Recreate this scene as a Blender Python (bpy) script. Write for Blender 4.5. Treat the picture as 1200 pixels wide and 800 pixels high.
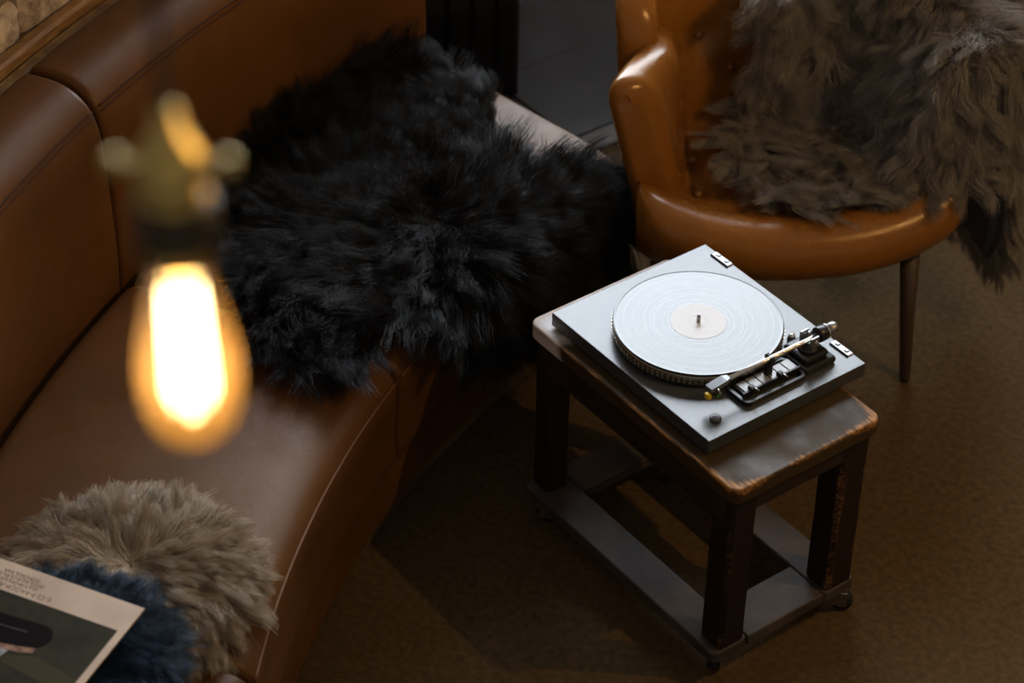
import bpy, bmesh, math, random
import numpy as np
from mathutils import Vector, Matrix
from mathutils.kdtree import KDTree

for o in list(bpy.data.objects):
    bpy.data.objects.remove(o, do_unlink=True)
scene = bpy.context.scene
COL = scene.collection
rng = np.random.default_rng(7)
random.seed(7)

# ------------------------------------------------------------------ camera, world, light, exposure
CAM = (2.6299, -2.0820, 3.0941)
cam_d = bpy.data.cameras.new('camera')
cam = bpy.data.objects.new('camera', cam_d)
COL.objects.link(cam)
RT = Vector((0.59553133, 0.8032213, 0.01334074))
UP = Vector((-0.50594502, 0.3621194, 0.78287239))
FW = Vector((-0.62398884, 0.47297472, -0.62203927))
m = Matrix((RT, UP, -FW)).transposed().to_4x4()
m.translation = Vector(CAM)
cam.matrix_world = m
cam_d.sensor_width = 36.0
cam_d.lens = 2779.35 / 1200 * 36
cam_d.clip_start = 0.05
cam_d.clip_end = 60
cam_d.dof.use_dof = True
cam_d.dof.focus_distance = 4.13
cam_d.dof.aperture_fstop = 3.3
scene.camera = cam

world = bpy.data.worlds.new('overcast_sky')
scene.world = world
world.use_nodes = True
wn = world.node_tree.nodes
wn['Background'].inputs[0].default_value = (0.86, 0.92, 1.0, 1)
wn['Background'].inputs[1].default_value = 11.0

# room axes: NA points from the camera towards the window wall, MB sideways
NA = Vector((-0.797, 0.604, 0)).normalized()
MB_ = Vector((0.604, 0.797, 0)).normalized()
def room(a, b, z): return NA * a + MB_ * b + Vector((0, 0, z))
A1, A0, B0, B1, HC = 2.94, -4.3, -2.0, 4.2, 4.3
WIN = (-1.5, 2.1, 1.35, 3.75)          # the tall daylight window: b0, b1, z0, z1

portal_d = bpy.data.lights.new('window_portal', 'AREA')
portal_d.shape = 'RECTANGLE'
portal_d.size = WIN[1] - WIN[0]
portal_d.size_y = WIN[3] - WIN[2]
portal_d.cycles.is_portal = True
portal = bpy.data.objects.new('window_portal', portal_d)
COL.objects.link(portal)
pm = Matrix((MB_ * -1, Vector((0, 0, 1)), NA)).transposed().to_4x4()
pm.translation = room(A1 + 0.02, (WIN[0] + WIN[1]) / 2, (WIN[2] + WIN[3]) / 2)
portal.matrix_world = pm

BULB_POWER = 4.0        # the pendant in view
FILL_BULB_POWER = 190.0      # added fill bulb, unseen, warms the carpet on the right

scene.view_settings.view_transform = 'Standard'
scene.view_settings.look = 'None'
scene.view_settings.exposure = 0.55
scene.view_settings.gamma = 1.0
scene.view_settings.use_curve_mapping = False
scene.cycles.use_denoising = True
scene.cycles.sample_clamp_indirect = 6.0

# ------------------------------------------------------------------ materials
def new_mat(name):
    mt = bpy.data.materials.new(name)
    mt.use_nodes = True
    return mt, mt.node_tree.nodes, mt.node_tree.links, mt.node_tree.nodes['Principled BSDF']

def plain(name, col, rough=0.5, metal=0.0, spec=0.5, coat=0.0):
    mt, n, l, p = new_mat(name)
    p.inputs['Base Color'].default_value = (*col, 1)
    p.inputs['Roughness'].default_value = rough
    p.inputs['Metallic'].default_value = metal
    p.inputs['Specular IOR Level'].default_value = spec
    p.inputs['Coat Weight'].default_value = coat
    return mt

def mixed(name, c1, c2, scale, rough=(0.4, 0.6), bump=0.0, bscale=None, detail=4, spec=0.5, stretch=None,
          lo=0.35, hi=0.65, coat=0.0, bdist=0.002):
    mt, n, l, p = new_mat(name)
    tc = n.new('ShaderNodeTexCoord'); mp = n.new('ShaderNodeMapping')
    l.new(tc.outputs['Object'], mp.inputs[0])
    if stretch: mp.inputs['Scale'].default_value = stretch
    nz = n.new('ShaderNodeTexNoise'); nz.inputs['Scale'].default_value = scale; nz.inputs['Detail'].default_value = detail
    l.new(mp.outputs[0], nz.inputs['Vector'])
    cr = n.new('ShaderNodeValToRGB')
    cr.color_ramp.elements[0].position = lo; cr.color_ramp.elements[1].position = hi
    cr.color_ramp.elements[0].color = (*c1, 1); cr.color_ramp.elements[1].color = (*c2, 1)
    l.new(nz.outputs['Fac'], cr.inputs[0]); l.new(cr.outputs[0], p.inputs['Base Color'])
    mr = n.new('ShaderNodeMapRange'); mr.inputs['To Min'].default_value = rough[0]; mr.inputs['To Max'].default_value = rough[1]
    l.new(nz.outputs['Fac'], mr.inputs[0]); l.new(mr.outputs[0], p.inputs['Roughness'])
    p.inputs['Specular IOR Level'].default_value = spec
    p.inputs['Coat Weight'].default_value = coat
    if bump:
        nb = n.new('ShaderNodeTexNoise'); nb.inputs['Scale'].default_value = bscale or scale * 8; nb.inputs['Detail'].default_value = 3
        l.new(mp.outputs[0], nb.inputs['Vector'])
        b = n.new('ShaderNodeBump'); b.inputs['Strength'].default_value = bump; b.inputs['Distance'].default_value = bdist
        l.new(nb.outputs['Fac'], b.inputs['Height']); l.new(b.outputs[0], p.inputs['Normal'])
    return mt

def leather(name, c1, c2, r0, r1, grain=260, spec=.5):
    mt, n, l, p = new_mat(name)
    tc = n.new('ShaderNodeTexCoord')
    nz = n.new('ShaderNodeTexNoise'); nz.inputs['Scale'].default_value = 3.2; nz.inputs['Detail'].default_value = 6
    l.new(tc.outputs['Object'], nz.inputs['Vector'])
    cr = n.new('ShaderNodeValToRGB')
    cr.color_ramp.elements[0].position = .35; cr.color_ramp.elements[1].position = .68
    cr.color_ramp.elements[0].color = (*c1, 1); cr.color_ramp.elements[1].color = (*c2, 1)
    l.new(nz.outputs['Fac'], cr.inputs[0]); l.new(cr.outputs[0], p.inputs['Base Color'])
    n2 = n.new('ShaderNodeTexNoise'); n2.inputs['Scale'].default_value = 14; n2.inputs['Detail'].default_value = 5
    l.new(tc.outputs['Object'], n2.inputs['Vector'])
    mr = n.new('ShaderNodeMapRange'); mr.inputs['From Min'].default_value = .3; mr.inputs['From Max'].default_value = .7
    mr.inputs['To Min'].default_value = r0; mr.inputs['To Max'].default_value = r1
    l.new(n2.outputs['Fac'], mr.inputs[0]); l.new(mr.outputs[0], p.inputs['Roughness'])
    vo = n.new('ShaderNodeTexVoronoi'); vo.inputs['Scale'].default_value = grain
    l.new(tc.outputs['Object'], vo.inputs['Vector'])
    n3 = n.new('ShaderNodeTexNoise'); n3.inputs['Scale'].default_value = 22; n3.inputs['Detail'].default_value = 3
    l.new(tc.outputs['Object'], n3.inputs['Vector'])
    ad = n.new('ShaderNodeMath'); ad.operation = 'MULTIPLY_ADD'; ad.inputs[1].default_value = .25
    l.new(vo.outputs['Distance'], ad.inputs[0]); l.new(n3.outputs['Fac'], ad.inputs[2])
    b = n.new('ShaderNodeBump'); b.inputs['Strength'].default_value = .16; b.inputs['Distance'].default_value = .003
    l.new(ad.outputs[0], b.inputs['Height']); l.new(b.outputs[0], p.inputs['Normal'])
    p.inputs['Specular IOR Level'].default_value = spec
    p.inputs['Specular Tint'].default_value = (1, .84, .70, 1)
    return mt

def worn_wood(name, dark, worn, hx, hy, zt, ztol, amount, how='MINIMUM', pale=None):
    """dark stained wood rubbed through to bare timber along the outer edges (object space, centred)"""
    mt, n, l, p = new_mat(name)
    tc = n.new('ShaderNodeTexCoord'); sp = n.new('ShaderNodeSeparateXYZ'); l.new(tc.outputs['Object'], sp.inputs[0])
    def mth(op, a, b=None, **k):
        nd = n.new('ShaderNodeMath'); nd.operation = op
        for i, v in enumerate((a, b)):
            if v is None: continue
            if hasattr(v, 'links'): l.new(v, nd.inputs[i])
            else: nd.inputs[i].default_value = v
        return nd.outputs[0]
    ex = mth('SUBTRACT', hx, mth('ABSOLUTE', sp.outputs[0])); ey = mth('SUBTRACT', hy, mth('ABSOLUTE', sp.outputs[1]))
    dd = mth(how, ex, ey)
    dz = mth('ABSOLUTE', mth('SUBTRACT', sp.outputs[2], zt))
    edge = mth('ADD', dd, mth('MULTIPLY', dz, ztol))
    mp = n.new('ShaderNodeMapping'); mp.inputs['Scale'].default_value = (9, 60, 60); l.new(tc.outputs['Object'], mp.inputs[0])
    g = n.new('ShaderNodeTexNoise'); g.inputs['Scale'].default_value = 3; g.inputs['Detail'].default_value = 6; l.new(mp.outputs[0], g.inputs['Vector'])
    n2 = n.new('ShaderNodeTexNoise'); n2.inputs['Scale'].default_value = 13; n2.inputs['Detail'].default_value = 5; l.new(tc.outputs['Object'], n2.inputs['Vector'])
    ns = mth('ADD', mth('MULTIPLY', g.outputs['Fac'], .35), mth('MULTIPLY', n2.outputs['Fac'], .65))
    cor = mth('MULTIPLY', mth('MAXIMUM', mth('SUBTRACT', 1.0, mth('MULTIPLY', mth('ADD', ex, ey), 11.0)), 0.0), .55)
    w = mth('SUBTRACT', mth('ADD', mth('ADD', mth('MULTIPLY', ns, 1.7), cor), amount), mth('MULTIPLY', edge, 30.0))
    mr = n.new('ShaderNodeMapRange'); mr.inputs['From Min'].default_value = .95; mr.inputs['From Max'].default_value = 1.25
    l.new(w, mr.inputs[0])
    gr = n.new('ShaderNodeValToRGB'); gr.color_ramp.elements[0].color = (*[c * .35 for c in worn], 1); gr.color_ramp.elements[1].color = (*worn, 1)
    gr.color_ramp.elements[0].position = .38; gr.color_ramp.elements[1].position = .6
    l.new(g.outputs['Fac'], gr.inputs[0])
    mx = n.new('ShaderNodeMix'); mx.data_type = 'RGBA'
    mx.inputs[6].default_value = (*dark, 1); l.new(gr.outputs[0], mx.inputs[7]); l.new(mr.outputs[0], mx.inputs[0])
    last = mx.outputs[2]
    if pale is not None:  # window reflection on the varnish, painted in as a pale left end
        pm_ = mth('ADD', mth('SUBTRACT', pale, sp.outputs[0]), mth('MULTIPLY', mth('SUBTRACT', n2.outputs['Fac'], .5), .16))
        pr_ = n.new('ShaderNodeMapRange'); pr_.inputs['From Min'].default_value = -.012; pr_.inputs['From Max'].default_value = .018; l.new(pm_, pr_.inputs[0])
        painted_sheen = mth('MULTIPLY', pr_.outputs[0], mth('SUBTRACT', 1.0, mth('MULTIPLY', mr.outputs[0], .4)))
        m3 = n.new('ShaderNodeMix'); m3.data_type = 'RGBA'; l.new(painted_sheen, m3.inputs[0]); l.new(last, m3.inputs[6]); m3.inputs[7].default_value = (.60, .55, .54, 1)
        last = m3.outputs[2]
    l.new(last, p.inputs['Base Color'])
    rr = n.new('ShaderNodeMapRange'); rr.inputs['From Min'].default_value = .35; rr.inputs['From Max'].default_value = .65
    rr.inputs['To Min'].default_value = .42; rr.inputs['To Max'].default_value = .7; l.new(n2.outputs['Fac'], rr.inputs[0]); l.new(rr.outputs[0], p.inputs['Roughness'])
    p.inputs['Specular IOR Level'].default_value = .22
    b = n.new('ShaderNodeBump'); b.inputs['Strength'].default_value = .5; b.inputs['Distance'].default_value = .002
    l.new(ns, b.inputs['Height']); l.new(b.outputs[0], p.inputs['Normal'])
    return mt

def fur_mat(name, c1, c2, rough=.45, spec=.35):
    mt, n, l, p = new_mat(name)
    hi = n.new('ShaderNodeHairInfo')
    cr = n.new('ShaderNodeValToRGB'); cr.color_ramp.elements[0].color = (*c1, 1); cr.color_ramp.elements[1].color = (*c2, 1)
    l.new(hi.outputs['Random'], cr.inputs[0]); l.new(cr.outputs[0], p.inputs['Base Color'])
    p.inputs['Roughness'].default_value = rough
    p.inputs['Specular IOR Level'].default_value = spec
    return mt

M = {}
M['sofa_leather'] = leather('sofa_leather', (.082, .034, .009), (.132, .054, .015), .38, .52, 260, .27)
M['sofa_seam'] = plain('sofa_seam', (.045, .018, .008), .8, 0, .2)
M['sofa_piping'] = plain('sofa_piping', (.15, .06, .02), .6, 0, .3)
M['chair_leather'] = leather('chair_leather', (.22, .082, .012), (.32, .128, .02), .20, .32, 330)
M['chair_button'] = plain('chair_button', (.26, .10, .02), .3)
M['stool_wood'] = plain('stool_wood_placeholder', (.02, .013, .01), .4)
M['plinth'] = plain('plinth_satin_grey', (.05, .054, .060), .30, 0, .7)
M['black_plastic'] = plain('black_plastic', (.012, .012, .013), .35)
M['leg_wood'] = plain('leg_wood', (.06, .036, .02), .5)
M['rubber'] = plain('rubber_black', (.012, .012, .012), .7)
M['chrome'] = plain('chrome', (.75, .74, .72), .18, 1)
M['dull_steel'] = plain('dull_steel', (.34, .34, .33), .4, 1)
M['headshell'] = plain('headshell_grey', (.16, .165, .18), .3, .3)
M['hinge_metal'] = plain('hinge_metal', (.62, .62, .63), .5, .6)
M['alu'] = plain('aluminium', (.8, .79, .77), .28, 1)
M['key_grey'] = plain('key_grey', (.20, .20, .215), .34, 0, .8)
M['white_plate'] = plain('white_plate', (.8, .8, .8), .35)
M['yellow'] = plain('yellow_tip', (.85, .55, .01), .4)
M['green'] = plain('green_tip', (.02, .12, .03), .4)
M['brass'] = plain('aged_brass', (.62, .47, .16), .34, 1)
M['dark_brass'] = plain('dark_socket', (.05, .04, .025), .4, .6)
M['cord'] = plain('cord_black', (.02, .018, .016), .8)
M['label_paper'] = plain('label_paper', (.66, .645, .655), .5)
M['platter'] = plain('platter_metal', (.30, .27, .23), .33, 1)
M['strobe'] = plain('strobe_dot', (.95, .85, .62), .2, 1)
M['wood_trim'] = mixed('wood_trim', (.13, .065, .02), (.28, .155, .05), 6, (.4, .6), .3, 60, stretch=(4, 4, 30))
M['plinth_trim'] = mixed('plinth_trim', (.085, .062, .026), (.125, .09, .04), 8, (.5, .65), .2, 60)
M['stone'] = mixed('stone', (.20, .155, .12), (.60, .50, .41), 24, (.8, .95), .9, 45, 8, .2, bdist=.01)
M['mortar'] = mixed('mortar', (.13, .12, .105), (.23, .215, .19), 20, (.9, 1), .8, 80, 6, .1, bdist=.006)
M['carpet'] = mixed('carpet', (.105, .068, .033), (.18, .118, .056), 70, (.9, 1), 1.0, 520, 8, .1, lo=.3, hi=.7, bdist=.006)
M['slate'] = mixed('slate', (.030, .028, .027), (.055, .052, .049), 5, (.4, .65), .3, 40, 6, .4)
M['threshold'] = mixed('threshold_stone', (.11, .10, .095), (.18, .165, .155), 6, (.5, .7), .3, 50)
M['plaster'] = mixed('plaster', (.24, .22, .20), (.29, .265, .24), 4, (.85, .95), .2, 40)
M['ceiling'] = mixed('ceiling_paint', (.28, .26, .24), (.32, .30, .28), 4, (.85, .95), .1, 40)
M['black_panel'] = mixed('black_panel', (.008, .008, .009), (.014, .013, .014), 10, (.45, .6), .2, 60)
M['window_frame'] = plain('window_frame', (.05, .05, .05), .5)
M['sleeve_card'] = mixed('sleeve_card', (.47, .345, .25), (.56, .425, .32), 14, (.5, .6), .05, 80)
M['sleeve_print'] = mixed('sleeve_print', (.018, .016, .009), (.032, .029, .015), 30, (.6, .7), .05, 80, spec=.1)
M['print_black'] = plain('print_black', (.006, .004, .004), .7, 0, .05)
M['print_line'] = plain('print_line', (.04, .03, .028), .4)
M['print_red'] = mixed('print_red', (.10, .03, .012), (.32, .16, .08), 90, (.4, .5))
M['print_grey'] = mixed('print_grey', (.10, .11, .11), (.30, .31, .30), 60, (.4, .5))
M['print_olive'] = plain('print_olive', (.045, .038, .014), .6, 0, .1)
M['ink'] = plain('ink_brown', (.10, .05, .03), .6)
M['pelt'] = plain('pelt_dark', (.012, .011, .011), .9)
M['pelt_beige'] = plain('pelt_beige', (.30, .23, .16), .9)
M['pelt_navy'] = plain('pelt_navy', (.012, .02, .04), .9)
M['pelt_grey'] = plain('pelt_grey', (.06, .05, .043), .9)
M['fur_black'] = fur_mat('fur_black', (.0045, .0042, .0043), (.011, .010, .0103), .45, .22)
M['fur_beige'] = fur_mat('fur_beige', (.30, .235, .165), (.50, .41, .31), .55, .25)
M['fur_navy'] = fur_mat('fur_navy', (.012, .028, .055), (.03, .062, .11), .5, .3)
M['fur_grey'] = fur_mat('fur_grey', (.15, .128, .105), (.36, .32, .275), .5, .35)

# vinyl: black, concentric grooves as fine relief with track bands
def vinyl_mat():
    mt, n, l, p = new_mat('vinyl')
    tc = n.new('ShaderNodeTexCoord')
    vl = n.new('ShaderNodeVectorMath'); vl.operation = 'LENGTH'
    sp = n.new('ShaderNodeSeparateXYZ'); l.new(tc.outputs['Object'], sp.inputs[0])
    cb = n.new('ShaderNodeCombineXYZ'); l.new(sp.outputs[0], cb.inputs[0]); l.new(sp.outputs[1], cb.inputs[1])
    l.new(cb.outputs[0], vl.inputs[0])
    nz = n.new('ShaderNodeTexNoise'); nz.noise_dimensions = '1D'; nz.inputs['Scale'].default_value = 420; nz.inputs['Detail'].default_value = 2
    l.new(vl.outputs['Value'], nz.inputs['W'])
    mr = n.new('ShaderNodeMapRange'); mr.inputs['From Min'].default_value = .3; mr.inputs['From Max'].default_value = .7
    mr.inputs['To Min'].default_value = .27; mr.inputs['To Max'].default_value = .33
    l.new(nz.outputs['Fac'], mr.inputs[0]); l.new(mr.outputs[0], p.inputs['Roughness'])
    p.inputs['Base Color'].default_value = (.02, .02, .021, 1)
    p.inputs['Specular IOR Level'].default_value = .9
    b = n.new('ShaderNodeBump'); b.inputs['Strength'].default_value = .025; b.inputs['Distance'].default_value = .0001
    l.new(nz.outputs['Fac'], b.inputs['Height']); l.new(b.outputs[0], p.inputs['Normal'])
    return mt
M['vinyl'] = vinyl_mat()
M['vinyl_smooth'] = plain('vinyl_smooth', (.20, .20, .21), .22, 0, 1.0)  # run-out sheen put into a grey base; the vinyl itself is black

def glass_mat(name, tint, gloss=.12, trans=None):
    mt = bpy.data.materials.new(name); mt.use_nodes = True
    n = mt.node_tree.nodes; l = mt.node_tree.links; n.clear()
    out = n.new('ShaderNodeOutputMaterial'); mx = n.new('ShaderNodeMixShader')
    tr = n.new('ShaderNodeBsdfTransparent'); tr.inputs[0].default_value = (*tint, 1)
    gl = n.new('ShaderNodeBsdfGlossy'); gl.inputs['Roughness'].default_value = .03
    fr = n.new('ShaderNodeFresnel'); fr.inputs[0].default_value = 1.45
    l.new(fr.outputs[0], mx.inputs[0]); l.new(tr.outputs[0], mx.inputs[1]); l.new(gl.outputs[0], mx.inputs[2])
    if trans:
        m2 = n.new('ShaderNodeMixShader'); m2.inputs[0].default_value = trans[3]
        ts = n.new('ShaderNodeBsdfTranslucent'); ts.inputs[0].default_value = (*trans[:3], 1)
        l.new(mx.outputs[0], m2.inputs[1]); l.new(ts.outputs[0], m2.inputs[2]); l.new(m2.outputs[0], out.inputs[0])
    else:
        l.new(mx.outputs[0], out.inputs[0])
    return mt
M['pane'] = glass_mat('window_pane', (.97, .98, .98))
M['bulb_glass'] = glass_mat('bulb_glass', (.98, .90, .70), trans=(.95, .56, .16, .022))
def emit_mat(name, col, s):
    mt = bpy.data.materials.new(name); mt.use_nodes = True
    n = mt.node_tree.nodes; l = mt.node_tree.links; n.clear()
    out = n.new('ShaderNodeOutputMaterial'); e = n.new('ShaderNodeEmission')
    e.inputs[0].default_value = (*col, 1); e.inputs[1].default_value = s; l.new(e.outputs[0], out.inputs[0])
    return mt
M['filament'] = emit_mat('filament_glow', (1.0, .78, .46), 14)

# ------------------------------------------------------------------ helpers
def tag(o, label=None, cat=None, group=None, kind=None):
    if label: o['label'] = label
    if cat: o['category'] = cat
    if group: o['group'] = group
    if kind: o['kind'] = kind
    return o

def empty(name, loc):
    o = bpy.data.objects.new(name, None); COL.objects.link(o)
    o.location = loc; o.empty_display_size = .05
    return o

def wloc(o):
    v = Vector(o.location)
    while o.parent:
        o = o.parent; v = v + Vector(o.location) if False else v
    return v

INV = {}
def adopt(o, parent):
    """world-space vertices stay where they are"""
    if parent is None: return o
    o.parent = parent
    k = INV.get(parent.name)
    if k is None:
        k = Matrix.Translation(Vector(parent.location)).inverted() if parent.parent is None else Matrix.Translation(Vector(parent.location)).inverted()
    o.matrix_parent_inverse = k
    return o

def mesh_obj(name, verts, faces, mat, parent=None, smooth=False, origin=None):
    verts = np.asarray(verts, float)
    me = bpy.data.meshes.new(name)
    org = np.zeros(3) if origin is None else np.asarray(origin, float)
    me.from_pydata([tuple(v) for v in (verts - org)], [], [tuple(int(i) for i in f) for f in faces])
    if smooth:
        me.polygons.foreach_set('use_smooth', [True] * len(me.polygons))
    me.materials.append(M[mat] if isinstance(mat, str) else mat)
    o = bpy.data.objects.new(name, me); COL.objects.link(o)
    o.location = org
    adopt(o, parent)
    return o

class MB:
    def __init__(s): s.v = []; s.f = []
    def add(s, v, f):
        k = len(s.v); s.v += [tuple(x) for x in v]; s.f += [tuple(int(i) + k for i in q) for q in f]; return s
    def build(s, name, mat, parent=None, smooth=False, origin=None): return mesh_obj(name, s.v, s.f, mat, parent, smooth, origin)

def g_grid(G, cu=False, cv=False, capu=False):
    G = np.asarray(G, float); n, mm = G.shape[:2]; f = []
    for i in range(n if cu else n - 1):
        for j in range(mm if cv else mm - 1):
            a, b = i * mm + j, i * mm + (j + 1) % mm
            c, d = ((i + 1) % n) * mm + (j + 1) % mm, ((i + 1) % n) * mm + j
            f.append((a, b, c, d))
    if capu:
        f.append(tuple(range(mm))[::-1]); f.append(tuple((n - 1) * mm + j for j in range(mm)))
    return G.reshape(-1, 3), f

def g_box(x0, x1, y0, y1, z0, z1, bev=0.0, seg=2):
    bm = bmesh.new(); bmesh.ops.create_cube(bm, size=1)
    for v in bm.verts:
        v.co = Vector(((x0 + x1) / 2 + v.co.x * (x1 - x0), (y0 + y1) / 2 + v.co.y * (y1 - y0), (z0 + z1) / 2 + v.co.z * (z1 - z0)))
    if bev: bmesh.ops.bevel(bm, geom=list(bm.edges), offset=bev, segments=seg, profile=.5, affect='EDGES')
    bm.verts.index_update()
    v = np.array([x.co[:] for x in bm.verts]); f = [[x.index for x in q.verts] for q in bm.faces]; bm.free()
    return v, f

def g_lathe(prof, c=(0, 0, 0), seg=48, axis='z'):
    a = np.linspace(0, 2 * np.pi, seg, endpoint=False)
    G = []
    for r, z in prof:
        p = np.stack([r * np.cos(a), r * np.sin(a), np.full(seg, z)], -1)
        if axis == 'y': p = p[:, [0, 2, 1]] * np.array([1, 1, -1])
        if axis == 'x': p = p[:, [2, 0, 1]]
        G.append(p + np.array(c))
    return g_grid(np.array(G), cv=True, capu=True)

def g_tube(pts, r, seg=8, cap=True):
    P = np.asarray(pts, float); n = len(P); r = np.broadcast_to(np.asarray(r, float), (n,))
    T = np.gradient(P, axis=0); T /= np.linalg.norm(T, axis=1)[:, None] + 1e-12
    ref = np.array([0, 0, 1.]) if abs(T[0][2]) < .9 else np.array([1., 0, 0])
    G = []
    U = np.cross(T[0], ref); U /= np.linalg.norm(U)
    a = np.linspace(0, 2 * np.pi, seg, endpoint=False)
    for i in range(n):
        U = U - T[i] * (U @ T[i]); U /= np.linalg.norm(U); V = np.cross(T[i], U)
        G.append(P[i] + r[i] * (np.cos(a)[:, None] * U + np.sin(a)[:, None] * V))
    return g_grid(np.array(G), cv=True, capu=cap)

def xf(gv, R=None, t=None):
    v, f = gv; v = np.asarray(v, float)
    if R is not None: v = v @ np.asarray(R).T
    if t is not None: v = v + np.asarray(t)
    return v, f

def rotz(a): c, s = math.cos(a), math.sin(a); return np.array([[c, -s, 0], [s, c, 0], [0, 0, 1]])

def catmull(P, n, closed=True):
    P = np.asarray(P, float); k = len(P); out = []
    if closed:
        for i in range(n):
            t = i / n * k; j = int(t); u = t - j
            p0, p1, p2, p3 = P[(j - 1) % k], P[j % k], P[(j + 1) % k], P[(j + 2) % k]
            out.append(.5 * (2 * p1 + (p2 - p0) * u + (2 * p0 - 5 * p1 + 4 * p2 - p3) * u * u + (3 * p1 - p0 - 3 * p2 + p3) * u ** 3))
    else:
        for i in range(n):
            t = i / (n - 1) * (k - 1); j = min(int(t), k - 2); u = t - j
            p0, p1, p2, p3 = P[max(j - 1, 0)], P[j], P[j + 1], P[min(j + 2, k - 1)]
            out.append(.5 * (2 * p1 + (p2 - p0) * u + (2 * p0 - 5 * p1 + 4 * p2 - p3) * u * u + (3 * p1 - p0 - 3 * p2 + p3) * u ** 3))
    return np.array(out)

def norm(v): return v / (np.linalg.norm(v, axis=-1, keepdims=True) + 1e-12)

def fleece(name, R, N, F, length, mat, parent, seed, lift=.5, grav=.5, clump=.7, per=26, curl=.006, rad=.0007, jit=.25, npt=7, cvar=.35):
    """wool as hair curves: R roots, N normals, F flow directions (all n x 3, world space)"""
    g = np.random.default_rng(seed); n = len(R)
    nc = max(8, n // per); ci = g.choice(n, nc, replace=False); C = R[ci]
    own = np.empty(n, int)
    kd = KDTree(nc)
    for i, q in enumerate(C.tolist()): kd.insert(q, i)
    kd.balance()
    own[:] = [kd.find(q)[1] for q in R.tolist()]
    cj = g.normal(size=(nc, 3)) * cvar; cl = 1 + g.normal(size=nc) * .16; ph = g.uniform(0, 6.28, nc)
    side = norm(np.cross(N, F) + 1e-6)
    def path(root, nn, ff, sd, o, L, jitter):
        d = norm(nn * lift + ff * .75 + cj[o] + jitter)
        out = []
        for k in range(npt):
            t = k / (npt - 1)
            q = root + d * (L[:, None] * t) + (np.array([0, 0, -1.]) * grav + ff * .35) * (L[:, None] * .5 * t * t)
            q = q + sd * (curl * np.sin(ph[o] + t * 7.0) * t)[:, None] + nn * (curl * .6 * np.cos(ph[o] * 1.7 + t * 6.0) * t)[:, None]
            h = ((q - root) * nn).sum(-1); lo = .003 + .012 * t
            q = q + nn * np.maximum(0, lo - h)[:, None]
            out.append(q)
        return np.stack(out, 1)
    LC = length * cl
    PC = path(C, N[ci], F[ci], side[ci], np.arange(nc), LC, np.zeros((nc, 3)))
    L = length * cl[own] * g.uniform(.45, 1.1, n)
    PS = path(R, N, F, side, own, L, g.normal(size=(n, 3)) * jit)
    t = (np.linspace(0, 1, npt) ** 1.15)[None, :, None] * clump
    PS = PS + (PC[own] - PS) * t
    cu = bpy.data.hair_curves.new(name)
    cu.add_curves([npt] * n)
    cu.attributes['position'].data.foreach_set('vector', PS.astype(np.float32).ravel())
    ra = cu.attributes.get('radius') or cu.attributes.new('radius', 'FLOAT', 'POINT')
    ra.data.foreach_set('value', np.tile(np.linspace(1, .22, npt) * rad, n).astype(np.float32))
    cu.materials.append(M[mat])
    o = bpy.data.objects.new(name, cu); COL.objects.link(o)
    adopt(o, parent); o['kind'] = 'stuff'
    return o

def sample_sheet(fn, mask, ur, vr, n, seed, ng=160):
    """random points (by area) on sheet fn(u,v)->(..,3) where mask(u,v); returns roots, normals, uv"""
    g = np.random.default_rng(seed)
    u = np.linspace(*ur, ng); v = np.linspace(*vr, ng); U, V = np.meshgrid(u, v, indexing='ij')
    du = (ur[1] - ur[0]) / ng * .5; dv = (vr[1] - vr[0]) / ng * .5
    P = fn(U, V); A = np.linalg.norm(np.cross(fn(U + du, V) - P, fn(U, V + dv) - P), axis=-1) * mask(U, V)
    pr = (A / A.sum()).ravel(); k = g.choice(len(pr), n, p=pr)
    uu = U.ravel()[k] + g.uniform(-du, du, n); vv = V.ravel()[k] + g.uniform(-dv, dv, n)
    R = fn(uu, vv); e = 1e-3
    Tu = fn(uu + e, vv) - fn(uu - e, vv); Tv = fn(uu, vv + e) - fn(uu, vv - e)
    N = norm(np.cross(Tu, Tv))
    return R, N, uu, vv, norm(Tu), norm(Tv)

def in_poly(U, V, poly):
    c = np.zeros(np.shape(U), bool); k = len(poly)
    for i in range(k):
        x1, y1 = poly[i]; x2, y2 = poly[(i + 1) % k]
        c ^= ((y1 > V) != (y2 > V)) & (U < (x2 - x1) * (V - y1) / (y2 - y1 + 1e-12) + x1)
    return c

def poly_dist(U, V, poly):
    d = np.full(np.shape(U), 9.)
    for i in range(len(poly)):
        a = np.array(poly[i]); b = np.array(poly[(i + 1) % len(poly)]); ab = b - a
        t = np.clip(((U - a[0]) * ab[0] + (V - a[1]) * ab[1]) / (ab @ ab), 0, 1)
        d = np.minimum(d, np.hypot(U - a[0] - t * ab[0], V - a[1] - t * ab[1]))
    return d

def sheet_mesh(name, fn, mask, ur, vr, nu, nv, mat, parent, thick=.006):
    u = np.linspace(*ur, nu); v = np.linspace(*vr, nv); U, V = np.meshgrid(u, v, indexing='ij')
    P = fn(U, V); K = mask(U, V)
    idx = -np.ones((nu, nv), int); vs = []; fs = []
    def vid(i, j):
        if idx[i, j] < 0: idx[i, j] = len(vs); vs.append(P[i, j])
        return idx[i, j]
    for i in range(nu - 1):
        for j in range(nv - 1):
            if K[i, j] and K[i + 1, j] and K[i, j + 1] and K[i + 1, j + 1]:
                fs.append((vid(i, j), vid(i + 1, j), vid(i + 1, j + 1), vid(i, j + 1)))
    o = mesh_obj(name, vs, fs, mat, parent, True)
    md = o.modifiers.new('thickness', 'SOLIDIFY'); md.thickness = thick; md.offset = -1
    return o

# ------------------------------------------------------------------ the room
def quad_room(name, pts, mat, kind='structure'):
    o = mesh_obj(name, [tuple(p) for p in pts], [tuple(range(len(pts)))], mat)
    o['kind'] = kind
    return o

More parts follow.
